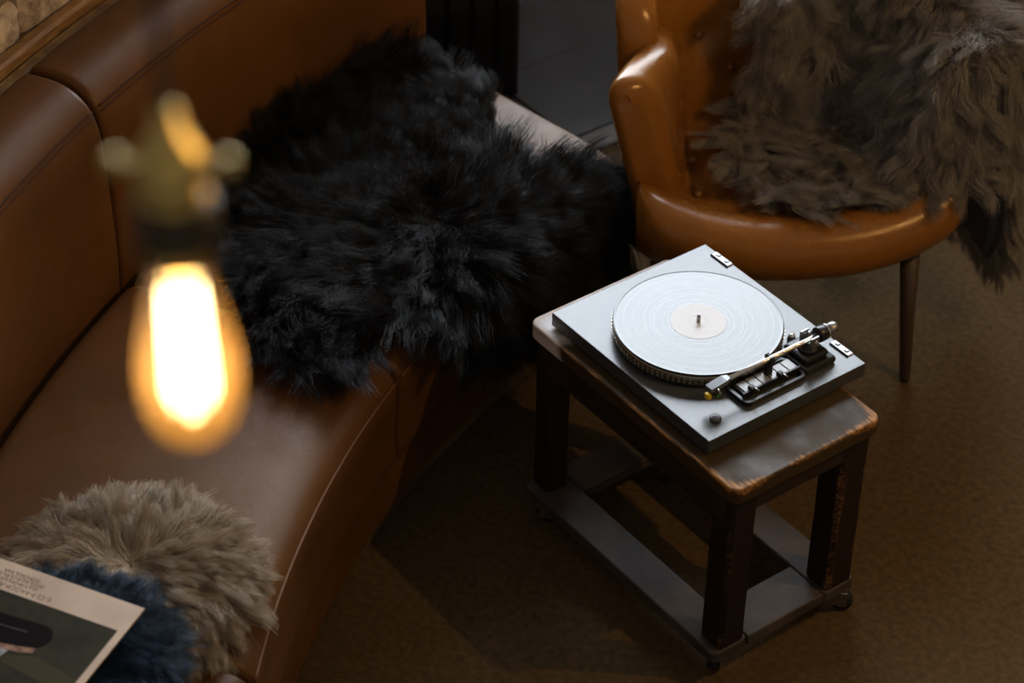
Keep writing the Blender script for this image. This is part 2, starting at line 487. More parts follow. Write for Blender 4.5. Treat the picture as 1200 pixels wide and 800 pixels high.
def slab_ab(a0, a1, b0, b1, z0, z1):
    v = [room(a, b, z) for z in (z0, z1) for a, b in ((a0, b0), (a1, b0), (a1, b1), (a0, b1))]
    return [tuple(x) for x in v], [(0, 1, 2, 3), (7, 6, 5, 4), (0, 4, 5, 1), (1, 5, 6, 2), (2, 6, 7, 3), (3, 7, 4, 0)]

XT = -0.93                                   # where the carpet stops at the stone threshold
floor = MB().add(*slab_ab(A0, A1 + .2, B0 - .2, B1 + .2, -.12, -.012)).build('floor', 'slate')
tag(floor, 'dark slate floor under the brown carpet', None, None, 'structure')
# carpet: the part of the room with x > XT
def room_poly_clip():
    P = [room(A0, B0, 0), room(A1, B0, 0), room(A1, B1, 0), room(A0, B1, 0)]
    out = []
    for i in range(4):
        a, b = P[i], P[(i + 1) % 4]
        if a.x > XT: out.append(a)
        if (a.x > XT) != (b.x > XT):
            t = (XT - a.x) / (b.x - a.x); out.append(a.lerp(b, t))
    return out
cp = room_poly_clip(); k = len(cp)
carpet = mesh_obj('carpet', [tuple(p) for p in cp] + [(p.x, p.y, -.011) for p in cp],
                  [tuple(range(k))[::-1], tuple(range(k, 2 * k))] + [(i, (i + 1) % k, k + (i + 1) % k, k + i) for i in range(k)], 'carpet')
bm = bmesh.new(); bm.from_mesh(carpet.data); bmesh.ops.recalc_face_normals(bm, faces=bm.faces[:]); bm.to_mesh(carpet.data); bm.free()
tag(carpet, 'worn brown fitted carpet covering the floor under the stool', None, None, 'structure')
for i in range(5):
    y0 = .35 + i * .72
    o = mesh_obj('threshold_stone', *g_box(-1.0, -.932, y0, y0 + .712, -.011, .004, .003), 'threshold', floor)
for r in range(5):
    x1 = -1.006 - r * .316
    for c_ in range(4):
        y0 = .22 + c_ * .62 - (.31 if r % 2 else 0)
        dz = rng.uniform(-.002, .002)
        mesh_obj('slate_tile', *g_box(x1 - .313, x1, y0, y0 + .617, -.011, .001 + dz, .003), 'slate', floor)

T = .2
w = MB()
for a0, a1, b0, b1, z0, z1 in ((A1, A1 + T, B0, WIN[0], 0, HC), (A1, A1 + T, WIN[1], B1, 0, HC), (A1, A1 + T, WIN[0], WIN[1], 0, WIN[2]), (A1, A1 + T, WIN[0], WIN[1], WIN[3], HC)):
    w.add(*slab_ab(a0, a1, b0, b1, z0, z1))
w.build('wall_back', 'plaster')['kind'] = 'structure'
MB().add(*slab_ab(A0 - T, A0, B0 - T, B1 + T, 0, HC)).build('wall_front', 'plaster')['kind'] = 'structure'
MB().add(*slab_ab(A0, A1 + T, B0 - T, B0, 0, HC)).build('wall_left', 'plaster')['kind'] = 'structure'
MB().add(*slab_ab(A0, A1 + T, B1, B1 + T, 0, HC)).build('wall_right', 'plaster')['kind'] = 'structure'
MB().add(*slab_ab(A0 - T, A1 + T, B0 - T, B1 + T, HC, HC + T)).build('ceiling', 'ceiling')['kind'] = 'structure'
wf = MB(); b0, b1, z0, z1 = WIN
for q in ((b0, b1, z0, z0 + .06), (b0, b1, z1 - .06, z1), (b0, b0 + .06, z0, z1), (b1 - .06, b1, z0, z1)):
    wf.add(*slab_ab(A1 + .06, A1 + .13, *q))
win = wf.build('window_1', 'window_frame'); win['kind'] = 'structure'
for bb in (b0 + (b1 - b0) / 3, b0 + 2 * (b1 - b0) / 3):
    MB().add(*slab_ab(A1 + .075, A1 + .115, bb - .012, bb + .012, z0 + .06, z1 - .06)).build('mullion', 'window_frame', win)
for i in range(3):
    MB().add(*slab_ab(A1 + .09, A1 + .096, b0 + .06 + i * (b1 - b0 - .12) / 3, b0 + .06 + (i + 1) * (b1 - b0 - .12) / 3, z0 + .06, z1 - .06)).build('pane', 'pane', win)

# ------------------------------------------------------------------ curved stone wall and ledge behind the sofa
CX, CY = 1.86, .84
def pol(R, th, z): return np.stack([CX + R * np.cos(th), CY + R * np.sin(th), z + 0 * R], -1)
def arc_box(R0, R1, t0, t1, z0, z1, n=24, bev=0.0):
    th = np.linspace(t0, t1, n)
    pr = [(R0 + bev, z0), (R0, z0 + bev), (R0, z1 - bev), (R0 + bev, z1), (R1 - bev, z1), (R1, z1 - bev), (R1, z0 + bev), (R1 - bev, z0)] if bev else [(R0, z0), (R0, z1), (R1, z1), (R1, z0)]
    G = np.array([[pol(np.array(r), np.array(t), z) for r, z in pr] for t in th])
    return g_grid(G, cv=True, capu=True)
D2R = math.pi / 180
T0, T1 = 189.2 * D2R, 248.3 * D2R
wall_stone = MB().add(*arc_box(3.085, 3.34, T0 + .004, T1, 0, 1.42, 40)).build('wall_stone', 'mortar')
tag(wall_stone, 'curved rubble stone wall behind the leather sofa', None, None, 'structure')
row_z = [.80, .905, 1.045, 1.17, 1.29, 1.41]
for r in range(5):
    t = T0 + .01 + rng.uniform(0, .03)
    while t < 228 * D2R:
        wdt = rng.uniform(.16, .30) / 3.07
        t2 = min(t + wdt, 229 * D2R)
        h0, h1 = row_z[r] + .001, row_z[r + 1] - .002
        nx, nz = 13, 8
        out = rng.uniform(.018, .032)
        sk0, sk1 = rng.uniform(-.012, .012, 2)
        G = []
        for i in range(nx):
            for_row = []
            for j in range(nz):
                a, b = i / (nx - 1), j / (nz - 1)
                ed = min(1, 7.0 * min(a * 1.3, (1 - a) * 1.3, b * .8, (1 - b) * .8)) ** .5
                tt = t + .0008 + (t2 - t - .0016) * a + (sk0 * (b - .5)) * .1
                zz = h0 + (h1 - h0) * b + sk1 * (a - .5) + rng.uniform(-.0015, .0015)
                RR = 3.087 - (out + rng.uniform(-.0025, .0025)) * ed
                for_row.append(pol(np.array(RR), np.array(tt), zz))
            G.append(for_row)
        v, f = g_grid(np.array(G))
        mesh_obj('stone', v, f, 'stone', wall_stone, True)
        t = t2 + .0005
LEDGE = MB()
LEDGE.add(*arc_box(3.002, 3.028, T0 + .004, T1, .70, .822, 60, .004))
LEDGE.add(*arc_box(3.032, 3.062, T0 + .004, T1, .70, .842, 60, .006))
LEDGE.add(*arc_box(3.060, 3.086, T0 + .004, T1, .70, .828, 60, .003))
led = LEDGE.build('trim_1', 'wood_trim'); led['kind'] = 'structure'
tag(led, 'stepped wooden ledge strip between the sofa back and the stone wall')

# ------------------------------------------------------------------ low black ribbed cabinet beyond the sofa end
cabc = np.array([-1.22, .84, 0.]); du = np.array([-.604, -.797, 0]); dv = np.array([-.797, .604, 0])
cab = empty('black_cabinet', (float(cabc[0] + .25 * du[0] + .17 * dv[0]), float(cabc[1] + .25 * du[1] + .17 * dv[1]), 0))
tag(cab, 'low black cabinet with vertical ribbed front beyond the sofa end', 'cabinet')
Rc = np.stack([du, dv, [0, 0, 1]], 1)
mesh_obj('body', *xf(g_box(0, .52, .012, .34, 0.004, .74, .004), Rc, cabc), 'black_panel', cab)
mesh_obj('top', *xf(g_box(-.01, .53, -.004, .35, .741, .765, .004), Rc, cabc), 'black_panel', cab)
for i in range(9):
    x0 = .004 + i * .0575
    mesh_obj('rib', *xf(g_box(x0, x0 + .046, 0, .0125, .02, .735, .005), Rc, cabc), 'black_panel', cab)

# ------------------------------------------------------------------ the curved leather banquette
sofa = empty('curved_sofa', tuple(pol(np.array(2.5), np.array(205 * D2R), 0.0)))
tag(sofa, 'curved brown leather banquette sofa along the stone wall', 'sofa')
def arc_cushion(name, prof, t0, t1, mat, n=44, rnd=.016, m_=56, endr=None):
    loop = catmull(prof, m_)
    cen = loop.mean(0); th0 = t0 + .0012; th1 = t1 - .0012
    Rm = cen[0]; arc = (th1 - th0) * Rm
    s = np.concatenate([np.linspace(0, rnd, 7)[:-1], np.linspace(rnd, arc - rnd, n), np.linspace(arc - rnd, arc, 7)[1:]])
    G = []
    for x in s:
        e = min(x, arc - x); rr = rnd
        ins = 0 if e >= rr else rr - math.sqrt(max(0, rr * rr - (rr - e) ** 2))
        d = loop - cen; L = np.linalg.norm(d, axis=1, keepdims=True)
        lp = cen + d * np.maximum(0, (L - ins) / L)
        G.append(pol(lp[:, 0], th0 + x / Rm, lp[:, 1]))
    v, f = g_grid(np.array(G), cv=True, capu=True)
    return mesh_obj(name, v, f, mat, sofa, True)
seat_prof = [(2.262, .30), (2.258, .36), (2.266, .392), (2.292, .415), (2.345, .429), (2.45, .434), (2.62, .434), (2.76, .428), (2.815, .42), (2.822, .36), (2.822, .22), (2.72, .155), (2.5, .15), (2.32, .155), (2.268, .19), (2.264, .24)]
back_prof = [(2.838, .40), (2.832, .50), (2.833, .62), (2.838, .72), (2.848, .775), (2.868, .812), (2.905, .836), (2.955, .842), (2.992, .834), (3.0, .79), (3.0, .62), (3.0, .40), (2.99, .30), (2.92, .28), (2.85, .30)]
SEG = [189.2, 208.9, 228.6, 248.3]
for i in range(3):
    a, b = SEG[i] * D2R, SEG[i + 1] * D2R
    arc_cushion('seat_cushion', seat_prof, a, b, 'sofa_leather')
    bc = arc_cushion('back_cushion', back_prof, a, b, 'sofa_leather')
    th = np.linspace(a + .004, b - .004, 60)
    sm = MB().add(*g_tube(pol(np.full(60, 2.8535), th, .7935), .0018, 6)).add(*g_tube(pol(np.full(60, 2.8495), th, .7845), .0012, 6)).build('seam', 'sofa_seam', sofa, True)
    pi_ = MB().add(*g_tube(pol(np.full(60, 2.2605), th, .384), .0024, 8)).build('piping', 'sofa_piping', sofa, True)
MB().add(*arc_box(2.33, 2.99, T0 + .012, T1, .062, .20, 60)).build('base', 'sofa_leather', sofa)
MB().add(*arc_box(2.305, 2.96, T0 + .010, T1, 0.001, .072, 60, .004)).build('plinth_strip', 'plinth_trim', sofa)
MB().add(*arc_box(2.276, 2.30, T0 + .006, T1, .071, .30, 60, .006)).build('front_panel', 'sofa_leather', sofa)
MB().add(*arc_box(2.93, 3.0, T0 + .006, T1, .071, .32, 60, .004)).build('back_panel', 'sofa_leather', sofa)

# ------------------------------------------------------------------ stool on a wheeled board
SX0, SX1, SY0, SY1, ZT = -.04, .533, -.023, .312, .465
sc = np.array([(SX0 + SX1) / 2, (SY0 + SY1) / 2])
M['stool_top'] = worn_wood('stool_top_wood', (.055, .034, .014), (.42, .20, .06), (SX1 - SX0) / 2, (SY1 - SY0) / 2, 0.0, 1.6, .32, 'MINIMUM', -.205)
M['stool_apron'] = mixed('stool_apron_wood', (.014, .009, .007), (.035, .02, .011), 5, (.45, .65), .4, 50, 6, .4, stretch=(2, 9, 9))
M['stool_leg'] = worn_wood('stool_leg_wood', (.020, .012, .009), (.26, .12, .035), .030, .030, 0, 0.0, -.18, 'ADD')
M['dolly_wood'] = mixed('dolly_wood', (.045, .036, .030), (.09, .074, .062), 9, (.45, .65), .4, 60, 6, .22, stretch=(1, 1, 1))
stool = empty('wooden_stool', (float(sc[0]), float(sc[1]), 0))
tag(stool, 'old dark wooden stool with worn edges on a wheeled base under the turntable', 'stool')
def rounded_slab(x0, x1, y0, y1, z0, z1, rc, rb, nseg=6):
    pts = []
    for cx, cy, a0 in ((x1 - rc, y1 - rc, 0), (x0 + rc, y1 - rc, 90), (x0 + rc, y0 + rc, 180), (x1 - rc, y0 + rc, 270)):
        for i in range(nseg + 1):
            a = math.radians(a0 + 90 * i / nseg); pts.append((cx, cy, math.cos(a), math.sin(a)))
    rings = []
    prof = [(-rb, z0), (0, z0 + rb)] + [(-rb + rb * math.cos(math.radians(q)), z1 - rb + rb * math.sin(math.radians(q))) for q in (0, 25, 50, 75, 90)]
    for off, z in prof:
        rings.append([(cx + (rc + off) * ca, cy + (rc + off) * sa, z) for cx, cy, ca, sa in pts])
    return g_grid(np.array(rings), cv=True, capu=True)
v, f = rounded_slab(SX0, SX1, SY0, SY1, ZT - .034, ZT, .022, .0045)
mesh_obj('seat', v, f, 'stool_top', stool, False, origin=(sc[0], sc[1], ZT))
mesh_obj('apron', *g_box(SX0 + .03, SX1 - .03, SY0 + .006, SY0 + .03, ZT - .095, ZT - .034, .003), 'stool_apron', stool, origin=(sc[0], SY0 + .02, ZT - .06))
mesh_obj('apron', *g_box(SX0 + .03, SX1 - .03, SY1 - .03, SY1 - .006, ZT - .095, ZT - .034, .003), 'stool_apron', stool, origin=(sc[0], SY1 - .02, ZT - .06))
mesh_obj('apron', *g_box(SX0 + .014, SX0 + .038, SY0 + .03, SY1 - .03, ZT - .078, ZT - .034, .003), 'stool_apron', stool, origin=(SX0 + .03, sc[1], ZT - .06))
mesh_obj('apron', *g_box(SX1 - .038, SX1 - .014, SY0 + .03, SY1 - .03, ZT - .078, ZT - .034, .003), 'stool_apron', stool, origin=(SX1 - .03, sc[1], ZT - .06))
ZD = .080
for (lx, ly, s) in ((SX0 + .034, SY0 + .036, .050), (SX1 - .040, SY0 + .038, .058), (SX1 - .042, SY1 - .042, .062), (SX0 + .036, SY1 - .036, .050)):
    h = s / 2; G = []
    for z, k_ in ((ZD, .97), (ZD + .004, 1), (.2, 1.0), (.33, 1.01), (ZT - .036, 1.02)):
        c_ = .007
        pts = [(h - c_, -h), (h, -h + c_), (h, h - c_), (h - c_, h), (-h + c_, h), (-h, h - c_), (-h, -h + c_), (-h + c_, -h)]
        G.append([(lx + a * k_, ly + b * k_, z) for a, b in pts])
    v, f = g_grid(np.array(G), cv=True, capu=True)
    mesh_obj('leg', v, f, 'stool_leg', stool, False, origin=(lx, ly, ZD))
dx0, dx1, dy0, dy1 = -.034, .524, -.030, .308
z0, z1 = ZD - .026, ZD - .0005
mesh_obj('base_board', *rounded_slab(dx0, dx1, dy0, dy0 + .080, z0, z1, .012, .004), 'dolly_wood', stool, origin=(sc[0], dy0, z1))
mesh_obj('base_board', *rounded_slab(dx0, dx1, dy1 - .075, dy1, z0, z1, .012, .004), 'dolly_wood', stool, origin=(sc[0], dy1, z1))
mesh_obj('base_board', *g_box(dx0 + .001, dx0 + .082, dy0 + .081, dy1 - .076, z0, z1, .003), 'dolly_wood', stool, origin=(dx0, sc[1], z1))
mesh_obj('base_board', *g_box(dx1 - .092, dx1 - .001, dy0 + .081, dy1 - .076, z0, z1, .003), 'dolly_wood', stool, origin=(dx1, sc[1], z1))
for cx, cy, an in ((.004, -.004, .9), (.496, .0, 2.2), (.503, .286, .75), (.040, .255, -.35)):
    Rz = rotz(an); t = (cx, cy, 0)
    c0 = mesh_obj('caster', *xf(g_box(-.019, .019, -.019, .019, .050, .0535, .001), Rz, t), 'dull_steel', stool)
    fk = MB()
    for sgn in (-1, 1):
        fk.add(*xf(g_box(-.012, .020, sgn * .0125 - .0012, sgn * .0125 + .0012, .016, .050, .001), Rz, t))
    fk.add(*xf(g_lathe([(.012, .045), (.013, .050)], (0, 0, 0), 16), Rz, t))
    o = fk.build('fork', 'dull_steel', c0)
    o = mesh_obj('wheel', *xf(g_lathe([(.005, -.0105), (.018, -.0105), (.0215, -.007), (.0225, 0), (.0215, .007), (.018, .0105), (.005, .0105)], (.010, 0, .0228), 24, 'y'), Rz, t), 'rubber', c0, True)
    o = mesh_obj('hub', *xf(g_lathe([(.002, -.0118), (.010, -.0118), (.011, -.0105), (.011, .0105), (.010, .0118), (.002, .0118)], (.010, 0, .0228), 16, 'y'), Rz, t), 'dull_steel', c0, True)

# ------------------------------------------------------------------ turntable (origin: left front corner on the stool top)
TW, TD, Z0 = .4337, .3588, ZT + .0003
tt = empty('turntable', (TW / 2, TD / 2, ZT))
tag(tt, 'charcoal grey record turntable with silver tonearm standing on the stool', 'turntable')
def tb(x0, x1, y0, y1, z0, z1, bev=.001): return g_box(x0, x1, y0, y1, Z0 + z0, Z0 + z1, bev)
mesh_obj('plinth', *tb(0, TW, 0, TD, .004, .032, .0012), 'plinth', tt)
for fx, fy in ((.03, .03), (TW - .03, .03), (.03, TD - .045), (TW - .03, TD - .045)):
    mesh_obj('foot', *g_lathe([(.014, Z0), (.015, Z0 + .002), (.015, Z0 + .0045)], (fx, fy, 0), 20), 'rubber', tt)
PX, PY = .1997, .1714
mesh_obj('platter', *g_lathe([(.02, Z0 + .034), (.1475, Z0 + .034), (.1495, Z0 + .036), (.1520, Z0 + .047), (.1520, Z0 + .0555), (.1505, Z0 + .0572), (.02, Z0 + .0572)], (PX, PY, 0), 128), 'platter', tt, True)
mesh_obj('platter_bearing', *g_lathe([(.03, Z0 + .031), (.03, Z0 + .0345)], (PX, PY, 0), 32), 'black_plastic', tt)
mesh_obj('platter_mat', *g_lathe([(.1485, Z0 + .0573), (.1485, Z0 + .0590), (.01, Z0 + .0590)], (PX, PY, 0), 96), 'rubber', tt)
sd = MB()
for rowz, rr, nn in ((.0505, .1520, 96), (.0435, .1512, 96)):
    for i in range(nn):
        a = 2 * math.pi * i / nn
        sd.add(*xf(g_box(-.0008, .0006, -.0018, .0018, -.0018, .0018, 0), rotz(a), (PX + rr * math.cos(a), PY + rr * math.sin(a), Z0 + rowz)))
o = sd.build('strobe_dots', 'strobe', tt); o['kind'] = 'stuff'
mesh_obj('spindle', *g_lathe([(.0035, Z0 + .058), (.0035, Z0 + .071), (.0030, Z0 + .0735), (.0016, Z0 + .0755), (.0004, Z0 + .076)], (PX, PY, 0), 20), 'dull_steel', tt, True)
# strobe lamp beside the platter
o = mesh_obj('strobe_lamp', *g_lathe([(.008, Z0 + .0325), (.008, Z0 + .046), (.006, Z0 + .052), (.004, Z0 + .056)], (.318, .287, 0), 20), 'chrome', tt, True)
# control panel with keys
def ring_frame(x0, x1, y0, y1, z0, z1, wdt, rc):
    def lp(off, n=6):
        pts = []
        for cx, cy, a0 in ((x1 - rc, y1 - rc, 0), (x0 + rc, y1 - rc, 90), (x0 + rc, y0 + rc, 180), (x1 - rc, y0 + rc, 270)):
            for i in range(n + 1):
                a = math.radians(a0 + 90 * i / n); pts.append((cx + (rc - off) * math.cos(a), cy + (rc - off) * math.sin(a)))
        return pts
    G = [[(x, y, Z0 + z) for x, y in lp(o_)] for o_, z in ((0, z0), (0, z1), (wdt, z1), (wdt, z0))]
    return g_grid(np.array(G), cu=True, cv=True)
mesh_obj('tonearm_tray', *ring_frame(.343, .406, .108, .246, .0322, .042, .0055, .012), 'black_plastic', tt)
mesh_obj('key_panel', *tb(.3545, .3835, .121, .246, .0322, .0430, .0008), 'black_plastic', tt)
for i in range(6):
    y0 = .1245 + i * .0202
    mesh_obj('key', *tb(.3560, .3820, y0, y0 + .0182, .0431, .0455, .0006), 'key_grey', tt)
mesh_obj('rail', *tb(.3842, .3890, .114, .246, .0322, .049, .0012), 'black_plastic', tt)
for y0 in (.131, .196):
    lv = mesh_obj('lever', *tb(.3780, .3925, y0, y0 + .011, .0456, .054, .002), 'black_plastic', tt)
    MB().add(*g_tube([(.384, y0 + .006, Z0 + .053), (.404, y0 + .004, Z0 + .058)], .0013, 8)).build('lever_pin', 'chrome', lv, True)
# pivot housing
mesh_obj('pivot_housing', *tb(.322, .402, .247, .318, .0322, .046, .005), 'black_plastic', tt)
mesh_obj('pivot_block', *tb(.330, .392, .254, .309, .0462, .058, .006), 'black_plastic', tt)
mesh_obj('pivot_post', *g_lathe([(.020, Z0 + .0582), (.018, Z0 + .064), (.012, Z0 + .066), (.012, Z0 + .070)], (.3665, .281, 0), 28), 'black_plastic', tt, True)
gm = MB()
for sx in (-1, 1):
    gm.add(*tb(.3665 + sx * .0135 - .0022, .3665 + sx * .0135 + .0022, .272, .290, .068, .090, .001))
gm.add(*tb(.3665 - .0155, .3665 + .0155, .276, .286, .066, .0705, .001))
gm.build('gimbal', 'dull_steel', tt)
for sx in (-1, 1):
    mesh_obj('gimbal_screw', *g_lathe([(.0042, 0), (.0042, .004), (.002, .005)] if sx > 0 else [(.002, -.005), (.0042, -.004), (.0042, 0)], (.3665 + sx * .0158, .281, Z0 + .082), 14, 'x'), 'chrome', tt, True)
mesh_obj('antiskate_dial', *g_lathe([(.0085, Z0 + .0582), (.0085, Z0 + .068), (.0070, Z0 + .070), (.0020, Z0 + .070)], (.341, .300, 0), 20), 'chrome', tt, True)
ZA = .0770
mesh_obj('tonearm', *g_tube([(.3660, .300, Z0 + ZA + .001), (.3663, .281, Z0 + ZA), (.3655, .20, Z0 + ZA - .001), (.3645, .096, Z0 + ZA - .002)], .0046, 14), 'alu', tt, True)
cwp = MB().add(*g_lathe([(.004, .299), (.0135, .299), (.0145, .301), (.0145, .315), (.0135, .317), (.004, .317)], (.3660, 0, Z0 + ZA + .001), 28, 'y'))
cw = cwp.build('counterweight', 'black_plastic', tt, True)
mesh_obj('counterweight_ring', *g_lathe([(.0120, .3172), (.0142, .3175), (.0142, .3220), (.0120, .3225)], (.3660, 0, Z0 + ZA + .001), 28, 'y'), 'chrome', tt, True)
mesh_obj('counterweight_end', *g_lathe([(.004, .3226), (.0110, .3226), (.0110, .3395), (.0100, .341), (.004, .341)], (.3660, 0, Z0 + ZA + .001), 28, 'y'), 'dull_steel', tt, True)
hs = MB()
for (ya, wa, za, ha) in ((.098, .005, .077, .004), (.088, .0085, .077, .0045), (.068, .0088, .0755, .0038), (.054, .0078, .0745, .003)):
    hs.v += [(.3645 - wa, ya, Z0 + za - ha), (.3645 + wa, ya, Z0 + za - ha), (.3645 + wa, ya, Z0 + za + ha), (.3645 - wa, ya, Z0 + za + ha)]
for i in range(3):
    for j in range(4):
        hs.f.append((i * 4 + j, i * 4 + (j + 1) % 4, (i + 1) * 4 + (j + 1) % 4, (i + 1) * 4 + j))
hs.f += [(3, 2, 1, 0), (12, 13, 14, 15)]
hd = hs.build('headshell', 'headshell', tt)
mesh_obj('cartridge', *tb(.3572, .3718, .058, .082, .0590, .0712, .001), 'black_plastic', hd)
mesh_obj('stylus_tip', *tb(.3590, .3700, .0505, .0590, .0535, .0635, .001), 'yellow', hd)
mesh_obj('stylus_guard', *tb(.3690, .3755, .064, .074, .0550, .0600, .001), 'green', hd)
MB().add(*g_tube([(.372, .066, Z0 + .076), (.381, .064, Z0 + .076), (.386, .063, Z0 + .072)], .0013, 8)).build('finger_lift', 'chrome', hd, True)
ar = mesh_obj('arm_rest', *tb(.3605, .3715, .184, .195, .0322, .0705, .0012), 'black_plastic', tt)
for sx in (-1, 1):
    mesh_obj('arm_clip', *tb(.366 + sx * .0068 - .0014, .366 + sx * .0068 + .0014, .185, .194, .0700, .0845, .0008), 'black_plastic', ar)
# dust cover hinge plates
for hx in (.033, .356):
    hp = mesh_obj('hinge_plate', *tb(hx, hx + .046, .3455, .3580, .0322, .0345, .0008), 'hinge_metal', tt)
    mesh_obj('hinge_edge', *tb(hx - .0005, hx + .0465, .3435, .3453, .0322, .0352, .0004), 'black_plastic', hp)
    for q in (.008, .031):
        MB().add(*tb(hx + q, hx + q + .0075, .3490, .3515, .0345, .0353, .0002)).add(*tb(hx + q + .0050, hx + q + .0075, .3515, .3560, .0345, .0353, .0002)).build('hinge_slot', 'rubber', hp)
mesh_obj('knob', *g_lathe([(.0100, Z0 + .0320), (.0105, Z0 + .0335), (.0095, Z0 + .0372), (.0060, Z0 + .0382), (.0010, Z0 + .0382)], (.396, .046, 0), 28), 'plinth', tt, True)
# small framed name badge on the front face, marks too fine to read
bg = MB()
for x0, x1, z0_, z1_ in ((.012, .046, .0215, .0225), (.012, .046, .0095, .0105), (.012, .013, .0105, .0215), (.045, .046, .0105, .0215)):
    bg.add(*g_box(x0, x1, -.0009, -.0001, Z0 + z0_, Z0 + z1_))
badge = bg.build('badge', 'dull_steel', tt)
lt = MB()
for i, x0 in enumerate((.0155, .0225, .0295, .0365)):
    lt.add(*g_box(x0, x0 + .0011, -.0008, -.0001, Z0 + .0125, Z0 + .0195))
    lt.add(*g_box(x0 + .0011, x0 + .0045, -.0008, -.0001, Z0 + (.0125, .0125, .0155, .0125)[i], Z0 + (.0137, .0137, .0167, .0137)[i]))
    if i < 3: lt.add(*g_box(x0 + .0040, x0 + .0051, -.0008, -.0001, Z0 + .0125, Z0 + (.0185, .018, .018)[i]))
    if i == 0: lt.add(*g_box(x0 + .0011, x0 + .0042, -.0008, -.0001, Z0 + .0183, Z0 + .0195))
lt.build('badge_lettering', 'dull_steel', badge)

# the record lying on the platter
ZR = Z0 + .0591
rec = empty('vinyl_record', (PX, PY, ZR))
tag(rec, 'vinyl record with pale label lying on the turntable platter', 'record')
gp = [(.067, ZR), (.1495, ZR), (.1505, ZR + .0007), (.1505, ZR + .0019), (.1497, ZR + .0024), (.1475, ZR + .0022), (.1460, ZR + .0018)]
for r_ in np.linspace(.1455, .0665, 60):
    gp.append((r_, ZR + .0018))
mesh_obj('grooves', *g_lathe(gp, (PX, PY, 0), 160), 'vinyl', rec, True, origin=(PX, PY, ZR))
mesh_obj('run_out', *g_lathe([(.0503, ZR), (.0664, ZR), (.0664, ZR + .00175), (.0503, ZR + .00175)], (PX, PY, 0), 128), 'vinyl_smooth', rec)
mesh_obj('label', *g_lathe([(.0036, ZR), (.0500, ZR), (.0500, ZR + .0020), (.0490, ZR + .0022), (.0180, ZR + .0022), (.0165, ZR + .0019), (.0155, ZR + .0022), (.0036, ZR + .0022)], (PX, PY, 0), 96), 'label_paper', rec)

# ------------------------------------------------------------------ leather armchair
E1 = np.array([.49, .872, 0]); E2 = np.array([-.872, .49, 0]); OC = np.array([0, .63, 0.])
def CH(e1, e2, z):
    e1, e2, z = np.broadcast_arrays(np.asarray(e1, float), np.asarray(e2, float), np.asarray(z, float))
    return OC + e1[..., None] * E1 + e2[..., None] * E2 + z[..., None] * np.array([0, 0, 1.])
chair = empty('leather_armchair', tuple(CH(0, .24, 0)))
tag(chair, 'tan leather tufted armchair with fur throw behind the turntable', 'armchair')
BTN = [(-.187, .17), (-.177, .29), (-.165, .385), (.187, .17), (.177, .29), (.165, .385), (0, .22), (0, .36)]
def dimple(x, y):
    d = np.zeros(np.shape(x))
    for bx, by in BTN:
        d += .020 * np.exp(-((x - bx) ** 2 + (y - by) ** 2) / (2 * .019 ** 2))
    for sx in (-1, 1):   # the pleat between the outer buttons
        d += .014 * np.exp(-((x - sx * .183) ** 2) / (2 * .010 ** 2)) * np.clip((y - .15) / .03, 0, 1)
    return d
U = np.concatenate([np.linspace(-1, -.8, 12)[:-1], np.linspace(-.8, .8, 52), np.linspace(.8, 1, 12)[1:]])
G = []
for u in U:
    e1 = .328 * u
    f_ = .018 - .078 * (1 - abs(u) ** 2.2)
    lift = .058 * abs(u) ** 2.6
    pr = [(.46, .415), (f_ + .30, .408), (f_ + .20, .404 + lift * .4), (f_ + .13, .412 + lift * .8), (f_ + .075, .430 + lift), (f_ + .030, .424 + lift), (f_ + .004, .392 + lift), (f_ + .004, .350 + lift), (f_ + .030, .318 + lift * .8), (f_ + .10, .296), (f_ + .22, .288), (.40, .288), (.465, .30), (.475, .36)]
    lp = catmull(pr, 84)
    cen = np.array([.25, .355 + lift * .5])
    ins = 0
    if abs(u) > .84:
        q = (abs(u) - .84) / .16; ins = .040 * (1 - math.sqrt(max(0, 1 - q * q)))
    d = lp - cen; L = np.linalg.norm(d, axis=1, keepdims=True); lp = cen + d * np.maximum(.02, (L - ins) / L)
    zz = lp[:, 1] - np.where(lp[:, 1] > .37, dimple(np.full(len(lp), e1), lp[:, 0]), 0)
    tq = np.clip((lp[:, 0] - .07) / .16, 0, 1); tq = tq * tq * (3 - 2 * tq)      # the seat narrows towards the back
    G.append(CH(e1 * (1 - .13 * tq * np.clip((abs(u) - .55) / .3, 0, 1)), lp[:, 0], zz))
mesh_obj('seat', *g_grid(np.array(G), cv=True, capu=True), 'chair_leather', chair, True)
for bx, by in BTN:
    fr = .404 if abs(bx) < .1 else .412
    mesh_obj('button', *xf(g_lathe([(.002, -.004), (.009, -.003), (.0105, .001), (.008, .0055), (.003, .008), (.0005, .0085)], (0, 0, 0), 16), None, CH(bx, by, fr - .016)), 'chair_button', chair, True)
